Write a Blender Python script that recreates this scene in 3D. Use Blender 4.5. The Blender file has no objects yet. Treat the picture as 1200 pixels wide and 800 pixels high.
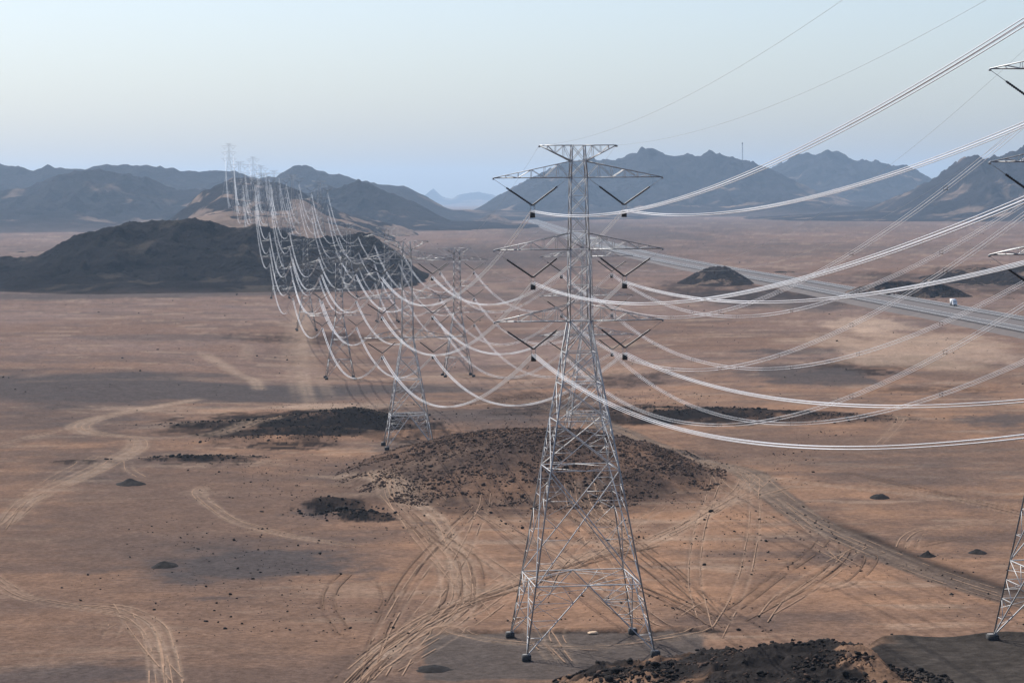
import bpy, math, random
import numpy as np
from mathutils import Matrix, Vector

S = bpy.context.scene
C = S.collection
rad = math.radians
EYE = 61.4          # height of the viewpoint above the plain
F = 2900.0          # focal length in photograph pixels (1200 wide)
PITCH = math.atan((400 - 232.6) / F)
ROLL = rad(0.45)

# ------------------------------------------------------------------ camera
R0 = Vector((1, 0, 0)); U0 = Vector((0, math.sin(PITCH), math.cos(PITCH)))
FW = Vector((0, math.cos(PITCH), -math.sin(PITCH)))
CR = R0 * math.cos(ROLL) - U0 * math.sin(ROLL)
CU = U0 * math.cos(ROLL) + R0 * math.sin(ROLL)
cam = bpy.data.cameras.new('camera')
cam.sensor_width = 36; cam.lens = 36 * F / 1200
cam.clip_start = 1; cam.clip_end = 90000
co = bpy.data.objects.new('camera', cam); C.objects.link(co)
m = Matrix.Identity(4)
for i in range(3):
    m[i][0] = CR[i]; m[i][1] = CU[i]; m[i][2] = -FW[i]
m[2][3] = EYE
co.matrix_world = m
S.camera = co

# ------------------------------------------------------------------ light
SUN_EL = rad(50); SUN_AZ = rad(-37)          # azimuth measured from +Y towards +X
SD = Vector((math.sin(SUN_AZ) * math.cos(SUN_EL), math.cos(SUN_AZ) * math.cos(SUN_EL), math.sin(SUN_EL)))
w = bpy.data.worlds.new('World'); S.world = w; w.use_nodes = True
nt = w.node_tree; bg = nt.nodes['Background']
sky = nt.nodes.new('ShaderNodeTexSky'); sky.sky_type = 'NISHITA'
sky.sun_disc = False; sky.sun_elevation = SUN_EL; sky.sun_rotation = SUN_AZ
sky.altitude = 0; sky.air_density = 1.0; sky.dust_density = 1.8; sky.ozone_density = 2.0
tint_ = nt.nodes.new('ShaderNodeVectorMath'); tint_.operation = 'MULTIPLY'; tint_.inputs[1].default_value = (.95, .98, 1.06)
nt.links.new(sky.outputs[0], tint_.inputs[0]); nt.links.new(tint_.outputs[0], bg.inputs[0]); bg.inputs[1].default_value = 0.11
sl = bpy.data.lights.new('sun', 'SUN'); sl.energy = 4.7; sl.angle = rad(0.5); sl.color = (1, .95, .88)
so = bpy.data.objects.new('sun', sl); C.objects.link(so)
so.rotation_euler = (-SD).to_track_quat('-Z', 'Y').to_euler()
S.view_settings.view_transform = 'Standard'; S.view_settings.look = 'None'
S.view_settings.exposure = 0.35; S.view_settings.gamma = 1
S.view_settings.use_curve_mapping = False
S.cycles.volume_max_steps = 256
S.cycles.max_bounces = 4

HAZE_DENSITY = 4.6e-5
HAZE_COLOR = (0.56, 0.76, 1.0)

# ------------------------------------------------------------------ maths helpers
rng = np.random.default_rng(7)
_perm = rng.permutation(4096)
_val = rng.random(4096)
def vn(x, y, seed=0):
    xi = np.floor(x).astype(np.int64); yi = np.floor(y).astype(np.int64)
    fx = x - xi; fy = y - yi
    fx = fx * fx * fx * (fx * (fx * 6 - 15) + 10); fy = fy * fy * fy * (fy * (fy * 6 - 15) + 10)
    def h(a, b):
        return _val[_perm[(_perm[(a + seed * 131) & 4095] + b) & 4095]]
    return (h(xi, yi) * (1 - fx) + h(xi + 1, yi) * fx) * (1 - fy) + (h(xi, yi + 1) * (1 - fx) + h(xi + 1, yi + 1) * fx) * fy
def fbm(x, y, oct=5, seed=0, gain=.5):
    s = 0; a = 1; t = 0
    for i in range(oct):
        s = s + a * vn(x, y, seed + i); t += a; a *= gain
        x, y = (x * .8 - y * .6) * 2.03 + 17.3, (x * .6 + y * .8) * 2.03 - 9.1
    return s / t
def ridged(x, y, oct=5, seed=0, gain=.55):
    s = 0; a = 1; t = 0; wgt = 1
    for i in range(oct):
        n = 1 - np.abs(2 * vn(x, y, seed + i) - 1)
        n = n * n * wgt; wgt = np.clip(n * 1.6, 0, 1)
        s = s + a * n; t += a; a *= gain
        x, y = (x * .8 - y * .6) * 2.07 + 5.7, (x * .6 + y * .8) * 2.07 + 3.3
    return s / t
def sst(a, b, x):
    t = np.clip((x - a) / (b - a), 0, 1); return t * t * (3 - 2 * t)
def ray(px, py):
    return FW + CR * ((px - 600) / F) - CU * ((py - 400) / F)
def G(px, py, z=0.0):                       # a photograph point on the plane of height z
    d = ray(px, py); t = (z - EYE) / d.z
    return d.x * t, d.y * t
def AT(px, py, Y):                          # a photograph point at distance Y -> x, z
    d = ray(px, py); t = Y / d.y
    return d.x * t, EYE + d.z * t

# ------------------------------------------------------------------ object helpers
def tag(o, label=None, cat=None, group=None, kind=None):
    if label: o['label'] = label
    if cat: o['category'] = cat
    if group: o['group'] = group
    if kind: o['kind'] = kind
    return o
def link(name, me, mat=None, parent=None):
    o = bpy.data.objects.new(name, me); C.objects.link(o)
    if mat and me is not None and not me.materials: me.materials.append(mat)
    if parent: o.parent = parent
    return o
def empty(name, loc, rz=0):
    o = bpy.data.objects.new(name, None); C.objects.link(o)
    o.location = loc; o.rotation_euler = (0, 0, rz); o.empty_display_size = 1
    return o
def npmesh(name, V, Fc, smooth=False):
    V = np.asarray(V, np.float32); Fc = np.asarray(Fc, np.int32)
    me = bpy.data.meshes.new(name); n = Fc.shape[1]
    me.vertices.add(len(V)); me.vertices.foreach_set('co', V.ravel())
    me.loops.add(Fc.size); me.loops.foreach_set('vertex_index', Fc.ravel())
    me.polygons.add(len(Fc)); me.polygons.foreach_set('loop_start', np.arange(0, Fc.size, n, dtype=np.int32))
    me.polygons.foreach_set('loop_total', np.full(len(Fc), n, np.int32))
    if smooth: me.polygons.foreach_set('use_smooth', np.ones(len(Fc), bool))
    me.update(calc_edges=True)
    return me
def gridfaces(nr, nc):
    i = np.arange(nr - 1)[:, None] * nc + np.arange(nc - 1)[None, :]
    i = i.ravel()
    return np.stack([i, i + 1, i + nc + 1, i + nc], 1)
def beams(segs):                            # segs: list of (p, q, width)
    P = np.array([s[0] for s in segs], float); Q = np.array([s[1] for s in segs], float)
    W = np.array([s[2] for s in segs], float)[:, None] / 2
    d = Q - P; L = np.linalg.norm(d, axis=1)[:, None]; d = d / np.maximum(L, 1e-6)
    up = np.where(np.abs(d[:, 2:3]) > .9, np.array([[1., 0, 0]]), np.array([[0, 0, 1.]]))
    a = np.cross(d, up); a /= np.linalg.norm(a, axis=1)[:, None]; b = np.cross(d, a)
    th = rng.random((len(P), 1)) * 1.57; a, b = a * np.cos(th) + b * np.sin(th), b * np.cos(th) - a * np.sin(th)
    V = np.stack([P + a * W, P + b * W, P - a * W, P - b * W, Q + a * W, Q + b * W, Q - a * W, Q - b * W], 1).reshape(-1, 3)
    f = np.array([[0, 1, 5, 4], [1, 2, 6, 5], [2, 3, 7, 6], [3, 0, 4, 7], [3, 2, 1, 0], [4, 5, 6, 7]])
    Fc = (np.arange(len(P))[:, None, None] * 8 + f[None]).reshape(-1, 4)
    return V, Fc
def beam_obj(name, segs, mat, parent=None):
    V, Fc = beams(segs); return link(name, npmesh(name, V, Fc), mat, parent)
def boxes(bs):                              # (cx,cy,cz,sx,sy,sz)
    f = np.array([[0, 2, 3, 1], [4, 5, 7, 6], [0, 1, 5, 4], [2, 6, 7, 3], [0, 4, 6, 2], [1, 3, 7, 5]])
    V = []; Fc = []
    for k, (cx, cy, cz, sx, sy, sz) in enumerate(bs):
        for z in (-.5, .5):
            for y in (-.5, .5):
                for x in (-.5, .5): V.append((cx + x * sx, cy + y * sy, cz + z * sz))
        Fc.append(f + 8 * k)
    return np.array(V), np.concatenate(Fc)
def tube(pts, r, n=4):
    P = np.asarray(pts, float); T = np.gradient(P, axis=0); T /= np.linalg.norm(T, axis=1)[:, None]
    up = np.array([0, 0, 1.]); a = np.cross(T, up); a /= np.maximum(np.linalg.norm(a, axis=1)[:, None], 1e-6); b = np.cross(a, T)
    an = np.arange(n) * 2 * math.pi / n + .4
    rr = np.broadcast_to(np.asarray(r, float), (len(P),))[:, None, None]
    V = P[:, None, :] + rr * (np.cos(an)[None, :, None] * a[:, None, :] + np.sin(an)[None, :, None] * b[:, None, :])
    i = np.arange(len(P) - 1)[:, None] * n; j = np.arange(n)[None]; k = (j + 1) % n
    Fc = np.stack([i + j, i + k, i + n + k, i + n + j], -1).reshape(-1, 4)
    return V.reshape(-1, 3), Fc

# ------------------------------------------------------------------ materials
def mat(name, col, rough=.9, metal=0, noise=None, bump=None, attr=None, spec=None):
    """noise: (scale, lo, hi) multiplies the colour; bump: (scale, dist)"""
    M = bpy.data.materials.new(name); M.use_nodes = True
    N = M.node_tree.nodes; L = M.node_tree.links; b = N['Principled BSDF']
    b.inputs['Roughness'].default_value = rough; b.inputs['Metallic'].default_value = metal
    if spec is not None: b.inputs['Specular IOR Level'].default_value = spec
    tc = N.new('ShaderNodeTexCoord')
    if attr:
        a = N.new('ShaderNodeAttribute'); a.attribute_name = attr; out = a.outputs['Color']
    else:
        a = N.new('ShaderNodeRGB'); a.outputs[0].default_value = (*col, 1); out = a.outputs[0]
    for (sc, lo, hi) in (noise or []):
        n = N.new('ShaderNodeTexNoise'); n.inputs['Scale'].default_value = sc; n.inputs['Detail'].default_value = 6
        n.inputs['Roughness'].default_value = .65
        L.new(tc.outputs['Object'], n.inputs['Vector'])
        r = N.new('ShaderNodeMapRange'); r.inputs[1].default_value = .3; r.inputs[2].default_value = .7
        r.inputs[3].default_value = lo; r.inputs[4].default_value = hi; L.new(n.outputs[0], r.inputs[0])
        v = N.new('ShaderNodeVectorMath'); v.operation = 'SCALE'; L.new(out, v.inputs[0]); L.new(r.outputs[0], v.inputs['Scale'])
        out = v.outputs[0]
    L.new(out, b.inputs['Base Color'])
    if bump:
        n = N.new('ShaderNodeTexNoise'); n.inputs['Scale'].default_value = bump[0]; n.inputs['Detail'].default_value = 8
        n.inputs['Roughness'].default_value = .7
        L.new(tc.outputs['Object'], n.inputs['Vector'])
        bm = N.new('ShaderNodeBump'); bm.inputs['Distance'].default_value = bump[1]; bm.inputs['Strength'].default_value = 1
        L.new(n.outputs[0], bm.inputs['Height']); L.new(bm.outputs[0], b.inputs['Normal'])
    return M
M_ground = mat('desert_ground', (1, 1, 1), 1, 0, [(.9, .70, 1.32), (4, .85, 1.15), (.2, .88, 1.12)], (.7, .35), 'tint', .0)
M_mount = mat('mountain_rock', (1, 1, 1), .95, 0, [(.02, .7, 1.3), (.004, .85, 1.15)], (.035, 16), 'tint', .0)
M_rock = mat('dark_basalt', (.020, .0175, .0165), .85, 0, [(.8, .6, 1.5)], (3, .08), spec=.05)
M_rock2 = mat('brown_rock', (.085, .056, .042), .9, 0, [(.8, .7, 1.4)], (3, .08), spec=.05)
M_rutl = mat('packed_pale_sand', (.275, .182, .125), 1, 0, [(.5, .72, 1.2)], spec=0)
M_rutd = mat('painted_rut_shade', (.135, .088, .062), 1, 0, [(.8, .75, 1.25)], spec=0)  # shade of the rut troughs, painted as a darker sand tone
M_steel = mat('galvanised_steel', (.29, .295, .30), .45, .5, [(.6, .8, 1.15)])
M_brace = mat('bright_galvanised_brace', (.50, .50, .49), .5, .25, [(.6, .8, 1.12)])
M_steel_far = mat('galvanised_steel_weathered', (.27, .275, .28), .42, .6, [(.6, .85, 1.1)])
M_alu = mat('aluminium_conductor', (.74, .74, .74), .38, .6, [(.3, .93, 1.05)])
M_ins = mat('dark_glazed_insulator', (.012, .010, .010), .45, 0, [(6, .7, 1.3)])
M_black = mat('black_counterweight', (.012, .012, .013), .6, 0, [(3, .7, 1.2)])
M_conc = mat('bitumen_coated_concrete', (.02, .02, .02), .8, 0, [(3, .7, 1.3)])
M_cap = mat('pale_concrete_cap', (.20, .19, .18), .95, 0, [(3, .8, 1.1)])
M_asphalt = mat('asphalt', (.085, .078, .075), .8, 0, [(.05, .85, 1.15), (.8, .92, 1.08)], spec=.3)
M_verge = mat('embankment_gravel', (.085, .067, .058), .95, 0, [(.1, .8, 1.2)])
M_white = mat('road_paint', (.75, .75, .72), .6)
M_wood = mat('pale_plywood', (.62, .45, .30), .8, 0, [(2, .85, 1.1)])

# ------------------------------------------------------------------ terrain function
line_dir = np.array([-math.sin(rad(7.23)), math.cos(rad(7.23))])
arm_dir = np.array([math.cos(rad(7.23)), math.sin(rad(7.23))])
RZ = rad(7.23)
bx0, by0 = G(681, 757)                      # centre of the near pylon's feet
def on_line(off, Y):                        # point of a line at distance Y; off = x at Y=by0
    return off - math.tan(rad(7.23)) * (Y - by0)
A0 = bx0
B0 = 88 * 613 / F + math.tan(rad(7.23)) * (613 - by0)
B1_ = (on_line(B0, 262.0), 262.0)
PAD_Z = 12.7

MOUND = (4.0, 556.0)
def gauss(x, y, cx, cy, sx, sy, rot=0):
    c, s = math.cos(rot), math.sin(rot)
    u = (x - cx) * c + (y - cy) * s; v = -(x - cx) * s + (y - cy) * c
    return np.exp(-(u / sx) ** 2 - (v / sy) ** 2)
def heaps_h(x, y):
    z = 0
    for (px, py, wd, ht, dp) in HEAPS:
        cx, cy = G(px, py)
        if not isinstance(x, np.ndarray): pass
        z = z + ht * gauss(x, y, cx, cy, wd, dp)
    return z
# banks, spoil and pits on the plain: px, py, half width m, height m, half depth m
HEAPS = [(300, 497, 26, 1.6, 10), (372, 490, 14, 2.2, 9), (425, 485, 12, 3.6, 10), (452, 487, 10, -2.0, 16), (380, 503, 20, 1.4, 9), (330, 514, 18, 1.1, 8),
         (232, 536, 12, .8, 4), (395, 596, 8, -1.8, 9), (410, 604, 6.5, 1.6, 4), (385, 588, 6, 1.5, 3), (90, 541, 8, .7, 3),
         (820, 486, 22, 1.8, 9), (905, 489, 30, 1.2, 10), (770, 481, 16, 1.2, 8), (960, 493, 18, 1.0, 8),
         (1150, 318, 60, 5, 60), (850, 426, 30, .8, 12), (540, 497, 30, -3, 16), (500, 505, 14, 1.5, 8)]
def H(x, y):
    x = np.asarray(x, float); y = np.asarray(y, float)
    z = .5 * (fbm(x / 60, y / 60, 4, 3) - .5)
    z = z + 2.0 * (fbm(x / 400, y / 700, 3, 9) - .5) * sst(600, 1500, y)
    z = z - 4.5 * np.exp(-((y - 950) / 190) ** 2) * sst(120, 20, np.abs(x + 40))
    # rocky mound behind the near pylon
    q = ((x - MOUND[0]) / 43) ** 2 + ((y - MOUND[1]) / 62) ** 2
    q = q * (1 + .5 * (fbm(x / 14, y / 14, 4, 21) - .5))
    mz = 9.0 * np.clip(1 - q, 0, 1) ** 1.15
    mz = mz * (1 - .15 * gauss(x, y, 26, 545, 20, 30))
    z = z + mz + (fbm(x / 3.2, y / 3.2, 4, 31) - .5) * 1.5 * sst(1, 5, mz)
    z = z + heaps_h(x, y) * (.75 + .5 * fbm(x / 5, y / 5, 3, 77))
    bk = y - by0 - 12.2 - 1.3 * (fbm(x / 4, x * 0, 3, 91) - .5)
    z = z + .45 * sst(22, 19, np.abs(x - bx0 + 1)) * sst(-.7, .3, bk) * sst(6, 1, bk) * (.5 + fbm(x / 3, y / 3, 3, 93))
    pu = np.abs((x - bx0 - 1) * arm_dir[0] + (y - by0) * arm_dir[1]); pv = np.abs((x - bx0) * line_dir[0] + (y - by0 + 3) * line_dir[1])
    # road cut shoulder
    # hill of the viewpoint with its spur, and the levelled pad of the right pylon
    ys = y + 5 * (fbm(x / 25, y / 25, 3, 55) - .5)
    hz = np.interp(ys, [0, 50, 100, 150, 190, 215], [59.6, 45, 33, 24.5, 19.5, 17])
    crest_x = np.array([-60, -10, 1.5, 5, 8, 12, 16, 20, 24, 28, 32, 36, 42, 60, 120])
    crest_z = np.array([-4, 0, 11.5, 14.0, 15.0, 15.7, 16.3, 16.8, 17.2, 17.6, 17.8, 17.3, 14.6, 12.7, 12.7])
    cz = np.interp(x, crest_x, crest_z)
    spur = cz * (1 - sst(0, 1, (y - 236) / 75)) * sst(-1.0, 1, (cz) / 6)
    spur = np.where(y > 236, spur, cz + np.minimum((236 - y) * .00, 3))
    near = np.where(y < 215, hz * sst(-70, 0, x + (215 - y) * .55) + 0 * x, -99)
    rough = sst(44, 32, x) * sst(6, 12, np.maximum(spur, near))
    lump = (fbm(x / 7, y / 7, 5, 61) - .5) * 2.4 + (ridged(x / 3.4, y / 3.4, 5, 71, .7) - .45) * 1.3 - .3
    sp = np.where(y < 215, np.minimum(near, np.maximum(cz, 61.4 - .206 * y - 1.5)), spur)
    pad = sst(34.5, 41, x + 2.5 * (fbm(x / 6, y / 6, 3, 57) - .5)) * sst(274, 270.5, y) * sst(222, 232, y)
    sp = sp * (1 - pad) + PAD_Z * pad
    sp = sp + lump * rough * (1 - pad) * .8
    # low berm along the pad edge
    sp = sp + .7 * sst(36, 46, x) * np.exp(-((y - 271 - 1.2 * np.sin(x * .3)) / 1.2) ** 2)
    z = np.where(sp > 0, np.maximum(z, sp), z)
    return z

# ------------------------------------------------------------------ tracks (photograph points on the plain)
def poly(pts, jitter=0, seed=0):
    r = random.Random(seed)
    P = np.array([G(p[0], p[1]) for p in pts])
    # smooth resample (Catmull-Rom)
    Q = np.vstack([2 * P[0] - P[1], P, 2 * P[-1] - P[-2]]); out = []
    for i in range(1, len(Q) - 2):
        for t in np.linspace(0, 1, 7)[:-1]:
            a, b, c, d = Q[i - 1], Q[i], Q[i + 1], Q[i + 2]
            out.append(.5 * (2 * b + (c - a) * t + (2 * a - 5 * b + 4 * c - d) * t * t + (3 * b - a - 3 * c + d) * t ** 3))
    out.append(Q[-2]); out = np.array(out)
    if jitter: out = out + np.array([r.uniform(-jitter, jitter), r.uniform(-jitter, jitter)]) + jitter * .6 * np.stack([np.sin(np.arange(len(out)) * r.uniform(.05, .12) + r.uniform(0, 6)), np.cos(np.arange(len(out)) * r.uniform(.05, .12))], 1)
    return out
TR = []   # (polyline, gauge half or None, rut width, tone, wash, wash width)
def track(pts, tone=1.0, n=1, gauge=1.0, wd=.35, wash=.25, ww=1.8, jit=0):
    for k in range(n): TR.append((poly(pts, jit if n > 1 else 0, len(TR)), gauge, wd, tone, wash, ww))
track([(-20, 622), (0, 612), (25, 590), (60, 572), (100, 555), (140, 535), (158, 525), (160, 515), (148, 510)], 1, 3, wash=.5, jit=1.2)
track([(148, 511), (120, 509), (100, 505), (93, 498), (110, 490), (160, 478), (220, 466), (242, 460)], 1, 3, jit=2, wash=.5)
track([(-20, 525), (0, 520), (50, 508), (90, 500)], .8)
track([(95, 500), (130, 508), (180, 512), (240, 510), (300, 498), (350, 487), (400, 485), (470, 484)], .9, 2, jit=2)
track([(255, 567), (240, 570), (232, 578), (250, 595), (280, 612), (340, 627), (420, 640)], .9, 2, jit=1)
track([(-20, 670), (0, 685), (30, 700), (100, 712), (150, 720), (175, 735), (185, 765), (190, 810)], .9, 2, jit=1)
track([(110, 708), (150, 712), (185, 730), (197, 760), (206, 810)], 1, 2, jit=.8)
track([(120, 735), (135, 728), (128, 745)], .6)
track([(150, 540), (152, 550), (165, 558)], .8)
track([(228, 409), (255, 420), (280, 430), (300, 435), (310, 450)], 1, 2, jit=3)
track([(268, 398), (290, 402), (285, 415)], .8)
track([(340, 360), (352, 372), (349, 400), (358, 430), (370, 470)], .6, 2, jit=4)
track([(320, 555), (400, 562), (450, 575), (500, 605), (520, 640), (530, 665), (533, 700), (515, 725), (470, 748), (430, 775), (395, 812)], 1, 4, jit=1.6, wash=.45)
track([(760, 640), (700, 655), (640, 675), (600, 690), (560, 702), (520, 718), (480, 740), (440, 770), (395, 812)], -.55, 4, jit=1.5, wash=0)
track([(760, 636), (700, 652), (640, 672), (600, 687), (560, 700), (520, 716), (470, 745), (425, 778)], 1, 3, jit=2.2, wash=.4)
track([(890, 560), (870, 580), (830, 600), (780, 625), (720, 650)], .8, 4, jit=3)
track([(405, 672), (388, 690), (386, 712), (405, 742)], -.5)
track([(450, 680), (455, 700), (448, 715)], -.5)
track([(500, 620), (540, 640), (570, 660), (600, 680), (612, 692)], .7, 2, jit=1.5)
track([(480, 600), (510, 630), (545, 655), (550, 700), (530, 718)], -.4, 3, jit=2)
track([(560, 600), (600, 625), (650, 650), (700, 690), (760, 735)], .35, 3, jit=2)
track([(660, 580), (720, 620), (790, 670), (850, 722)], -.35, 3, jit=2.5, wash=0)
track([(846, 722), (870, 706), (910, 675), (950, 648), (965, 632)], -.8, wash=.15)
track([(868, 726), (905, 706), (942, 687), (975, 664), (989, 648), (991, 635)], -.9, wash=.1)
track([(1060, 642), (1066, 630), (1085, 620), (1130, 614)], .6, 2, jit=1)
track([(1075, 640), (1120, 630), (1185, 622)], -.4, wash=0)
track([(740, 515), (820, 540), (900, 560), (1000, 572), (1100, 582), (1220, 596)], .7, 2, jit=2)
track([(960, 650), (1020, 650), (1000, 680), (960, 692)], -.3, wash=0)
track([(780, 600), (860, 590), (930, 570)], .5, 2, jit=2)
track([(700, 680), (760, 690), (830, 722), (845, 735)], -.5, 2, jit=1.5, wash=0)
track([(600, 722), (625, 738), (640, 755), (660, 775)], .8, 2, jit=1)
track([(655, 735), (652, 745), (665, 760), (700, 762)], .7)
track([(520, 735), (560, 745), (610, 752), (700, 756), (780, 748), (850, 735)], .6, 3, jit=1.5)
track([(790, 720), (815, 705), (850, 700)], .5)
track([(460, 560), (480, 575), (520, 590)], .6)
track([(660, 548), (690, 575), (705, 600), (740, 650)], .5, 2, jit=1)
track([(0, 448), (120, 444), (260, 438), (420, 440)], .35, 1, ww=5)
track([(560, 470), (640, 462), (760, 455), (900, 470), (1220, 480)], .3, 2, jit=6, ww=5)
track([(1030, 520), (1050, 500), (1055, 490), (1035, 486)], .5)
track([(620, 420), (760, 400), (900, 392), (1050, 395), (1220, 410)], .5, 2, jit=10, ww=6)
track([(560, 330), (700, 360), (850, 352), (1000, 372)], .3, 2, jit=12, ww=8)
_r = random.Random(12)
for (x0_, y0_, x1_, y1_, cnt, dx_) in ((560, 590, 420, 800, 5, 30), (620, 680, 440, 790, 5, 26), (120, 520, 0, 620, 2, 10), (420, 560, 560, 720, 4, 30), (760, 600, 640, 700, 4, 40), (850, 560, 1000, 660, 3, 20),
                                       (900, 720, 1010, 640, 3, 14), (340, 360, 380, 480, 4, 24), (180, 500, 480, 470, 3, 30), (620, 540, 780, 740, 4, 40), (150, 700, 210, 800, 2, 14), (1000, 560, 1220, 610, 3, 30), (820, 740, 860, 560, 3, 30)):
    for _k in range((cnt + 1) // 2):
        a_ = (x0_ + _r.uniform(-dx_, dx_), y0_ + _r.uniform(-8, 8)); b_ = (x1_ + _r.uniform(-dx_, dx_), y1_ + _r.uniform(-8, 8)); bow = _r.uniform(-26, 26)
        track([a_, (a_[0] * .66 + b_[0] * .34 + bow, a_[1] * .66 + b_[1] * .34), (a_[0] * .33 + b_[0] * .67 + bow * .9, a_[1] * .33 + b_[1] * .67), b_], _r.choice([.7, .8, -.5, .6]), wash=.10, ww=1.4)
MAINROAD = poly([(640, 470), (700, 492), (760, 520), (820, 540), (872, 552), (905, 578), (950, 610), (1010, 638), (1080, 667), (1150, 690), (1200, 704), (1240, 715)])
for k in (-1.6, 1.5): TR.append((MAINROAD + np.array([k, k * .4]), 1.0, .4, .9, .25, 1.6))
PALE2 = poly([(1225, 402), (1170, 395), (1130, 388), (1090, 382), (1040, 378)])

def seg_dist(x, y, P):
    best = np.full(x.shape, 1e9); side = np.zeros(x.shape)
    for a, b in zip(P[:-1], P[1:]):
        d = b - a; L2 = d @ d + 1e-9
        t = np.clip(((x - a[0]) * d[0] + (y - a[1]) * d[1]) / L2, 0, 1)
        dx = x - a[0] - t * d[0]; dy = y - a[1] - t * d[1]; r = np.hypot(dx, dy)
        m = r < best; best = np.where(m, r, best)
        side = np.where(m, np.sign(d[0] * dy - d[1] * dx), side)
    return best, side

# patches of colour: px, py, half width px, half height px, kind, strength
SAND = np.array((.240, .140, .088)); BROWN = np.array((.110, .075, .059)); GREY = np.array((.064, .055, .053))
DARK = np.array((.015, .0135, .0135)); PALE = np.array((.36, .265, .195)); PADC = np.array((.072, .061, .055))
PATCH = [
    (150, 452, 420, 24, GREY, .95), (60, 500, 200, 30, GREY, .45), (420, 445, 180, 10, GREY, .7), (60, 560, 130, 45, GREY, .35),
    (340, 497, 120, 20, DARK, .75), (390, 482, 90, 10, DARK, .75), (250, 538, 70, 5, DARK, .8), (450, 500, 80, 14, DARK, .6), (560, 478, 140, 12, GREY, .8),
    (480, 525, 70, 14, GREY, .6), (250, 585, 230, 60, BROWN, .7), (280, 662, 150, 22, GREY, .95), (200, 640, 150, 18, GREY, .4),
    (90, 640, 130, 40, BROWN, .5), (80, 790, 130, 18, GREY, .7), (120, 735, 60, 16, BROWN, .4),
    (398, 590, 46, 8, DARK, .7), (432, 606, 34, 5, DARK, 1), (375, 600, 40, 9, GREY, .8), (440, 486, 32, 11, DARK, 1), (300, 494, 90, 10, DARK, .9), (400, 500, 70, 9, DARK, .9), (330, 522, 60, 4, DARK, .9), (95, 541, 32, 3, DARK, .7), (400, 478, 60, 6, DARK, .9), (340, 484, 70, 5, DARK, .9), (415, 494, 50, 5, DARK, 1), (480, 492, 40, 8, DARK, .8), (300, 508, 60, 4, DARK, .9), (235, 537, 50, 3, DARK, 1), (520, 515, 60, 8, DARK, .7), (620, 478, 60, 5, DARK, .6), (740, 476, 50, 4, DARK, .8), (445, 484, 24, 7, DARK, 1), (400, 486, 40, 4, DARK, 1), (320, 499, 45, 4, DARK, 1), (365, 507, 45, 4, DARK, 1), (700, 500, 40, 4, DARK, .8), (930, 488, 60, 4, DARK, 1), (800, 490, 40, 4, DARK, 1), (395, 589, 30, 5, DARK, .9), (436, 607, 26, 4, DARK, 1), (1000, 436, 60, 4, DARK, .8), (1100, 456, 80, 4, DARK, .5), (930, 412, 70, 4, GREY, .8), (660, 390, 80, 4, GREY, .6), (255, 700, 40, 3, GREY, .6), (500, 612, 30, 3, GREY, .6), (830, 492, 90, 6, DARK, .9), (420, 552, 90, 14, GREY, .4),
    (640, 462, 90, 10, DARK, .5), (770, 485, 90, 11, DARK, .85), (900, 489, 120, 8, DARK, .8), (1010, 492, 60, 4, DARK, .5), (740, 440, 60, 8, DARK, .6),
    (960, 440, 90, 14, GREY, .9), (1040, 425, 110, 8, DARK, .6), (1180, 492, 70, 8, GREY, .8), (1000, 520, 260, 30, BROWN, .8), (1100, 545, 200, 24, GREY, .45),
    (1080, 408, 140, 26, PALE, .45), (1010, 378, 60, 10, PALE, .55), (1150, 440, 90, 10, BROWN, .7),
    (900, 350, 110, 14, GREY, .8), (690, 345, 200, 10, GREY, .5), (860, 340, 100, 14, DARK, .6), (1150, 330, 130, 16, DARK, .6),
    (370, 392, 90, 5, DARK, .6), (180, 395, 120, 5, GREY, .5), (560, 300, 160, 18, GREY, .7), (700, 270, 120, 16, GREY, .6),
    (150, 345, 300, 6, GREY, .8), (60, 290, 80, 10, GREY, .3), (900, 262, 250, 8, GREY, .35), (950, 290, 260, 8, GREY, .35),
    (500, 390, 60, 6, PALE, .2), (390, 470, 120, 5, PALE, .35), (600, 430, 300, 7, PALE, .18), (200, 475, 120, 4, PALE, .2), (960, 232, 80, 8, PALE, .4),
    (990, 244, 120, 6, PALE, .4),
]
PCACHE = []
for (px, py, hw, hh, col, st) in PATCH:
    cx, cy = G(px, py); sy = abs(G(px, py - hh)[1] - G(px, py + hh)[1]) / 2; sx = hw * cy / F
    PCACHE.append((cx, cy, sx, min(sy, 3500), col, st))
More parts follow.
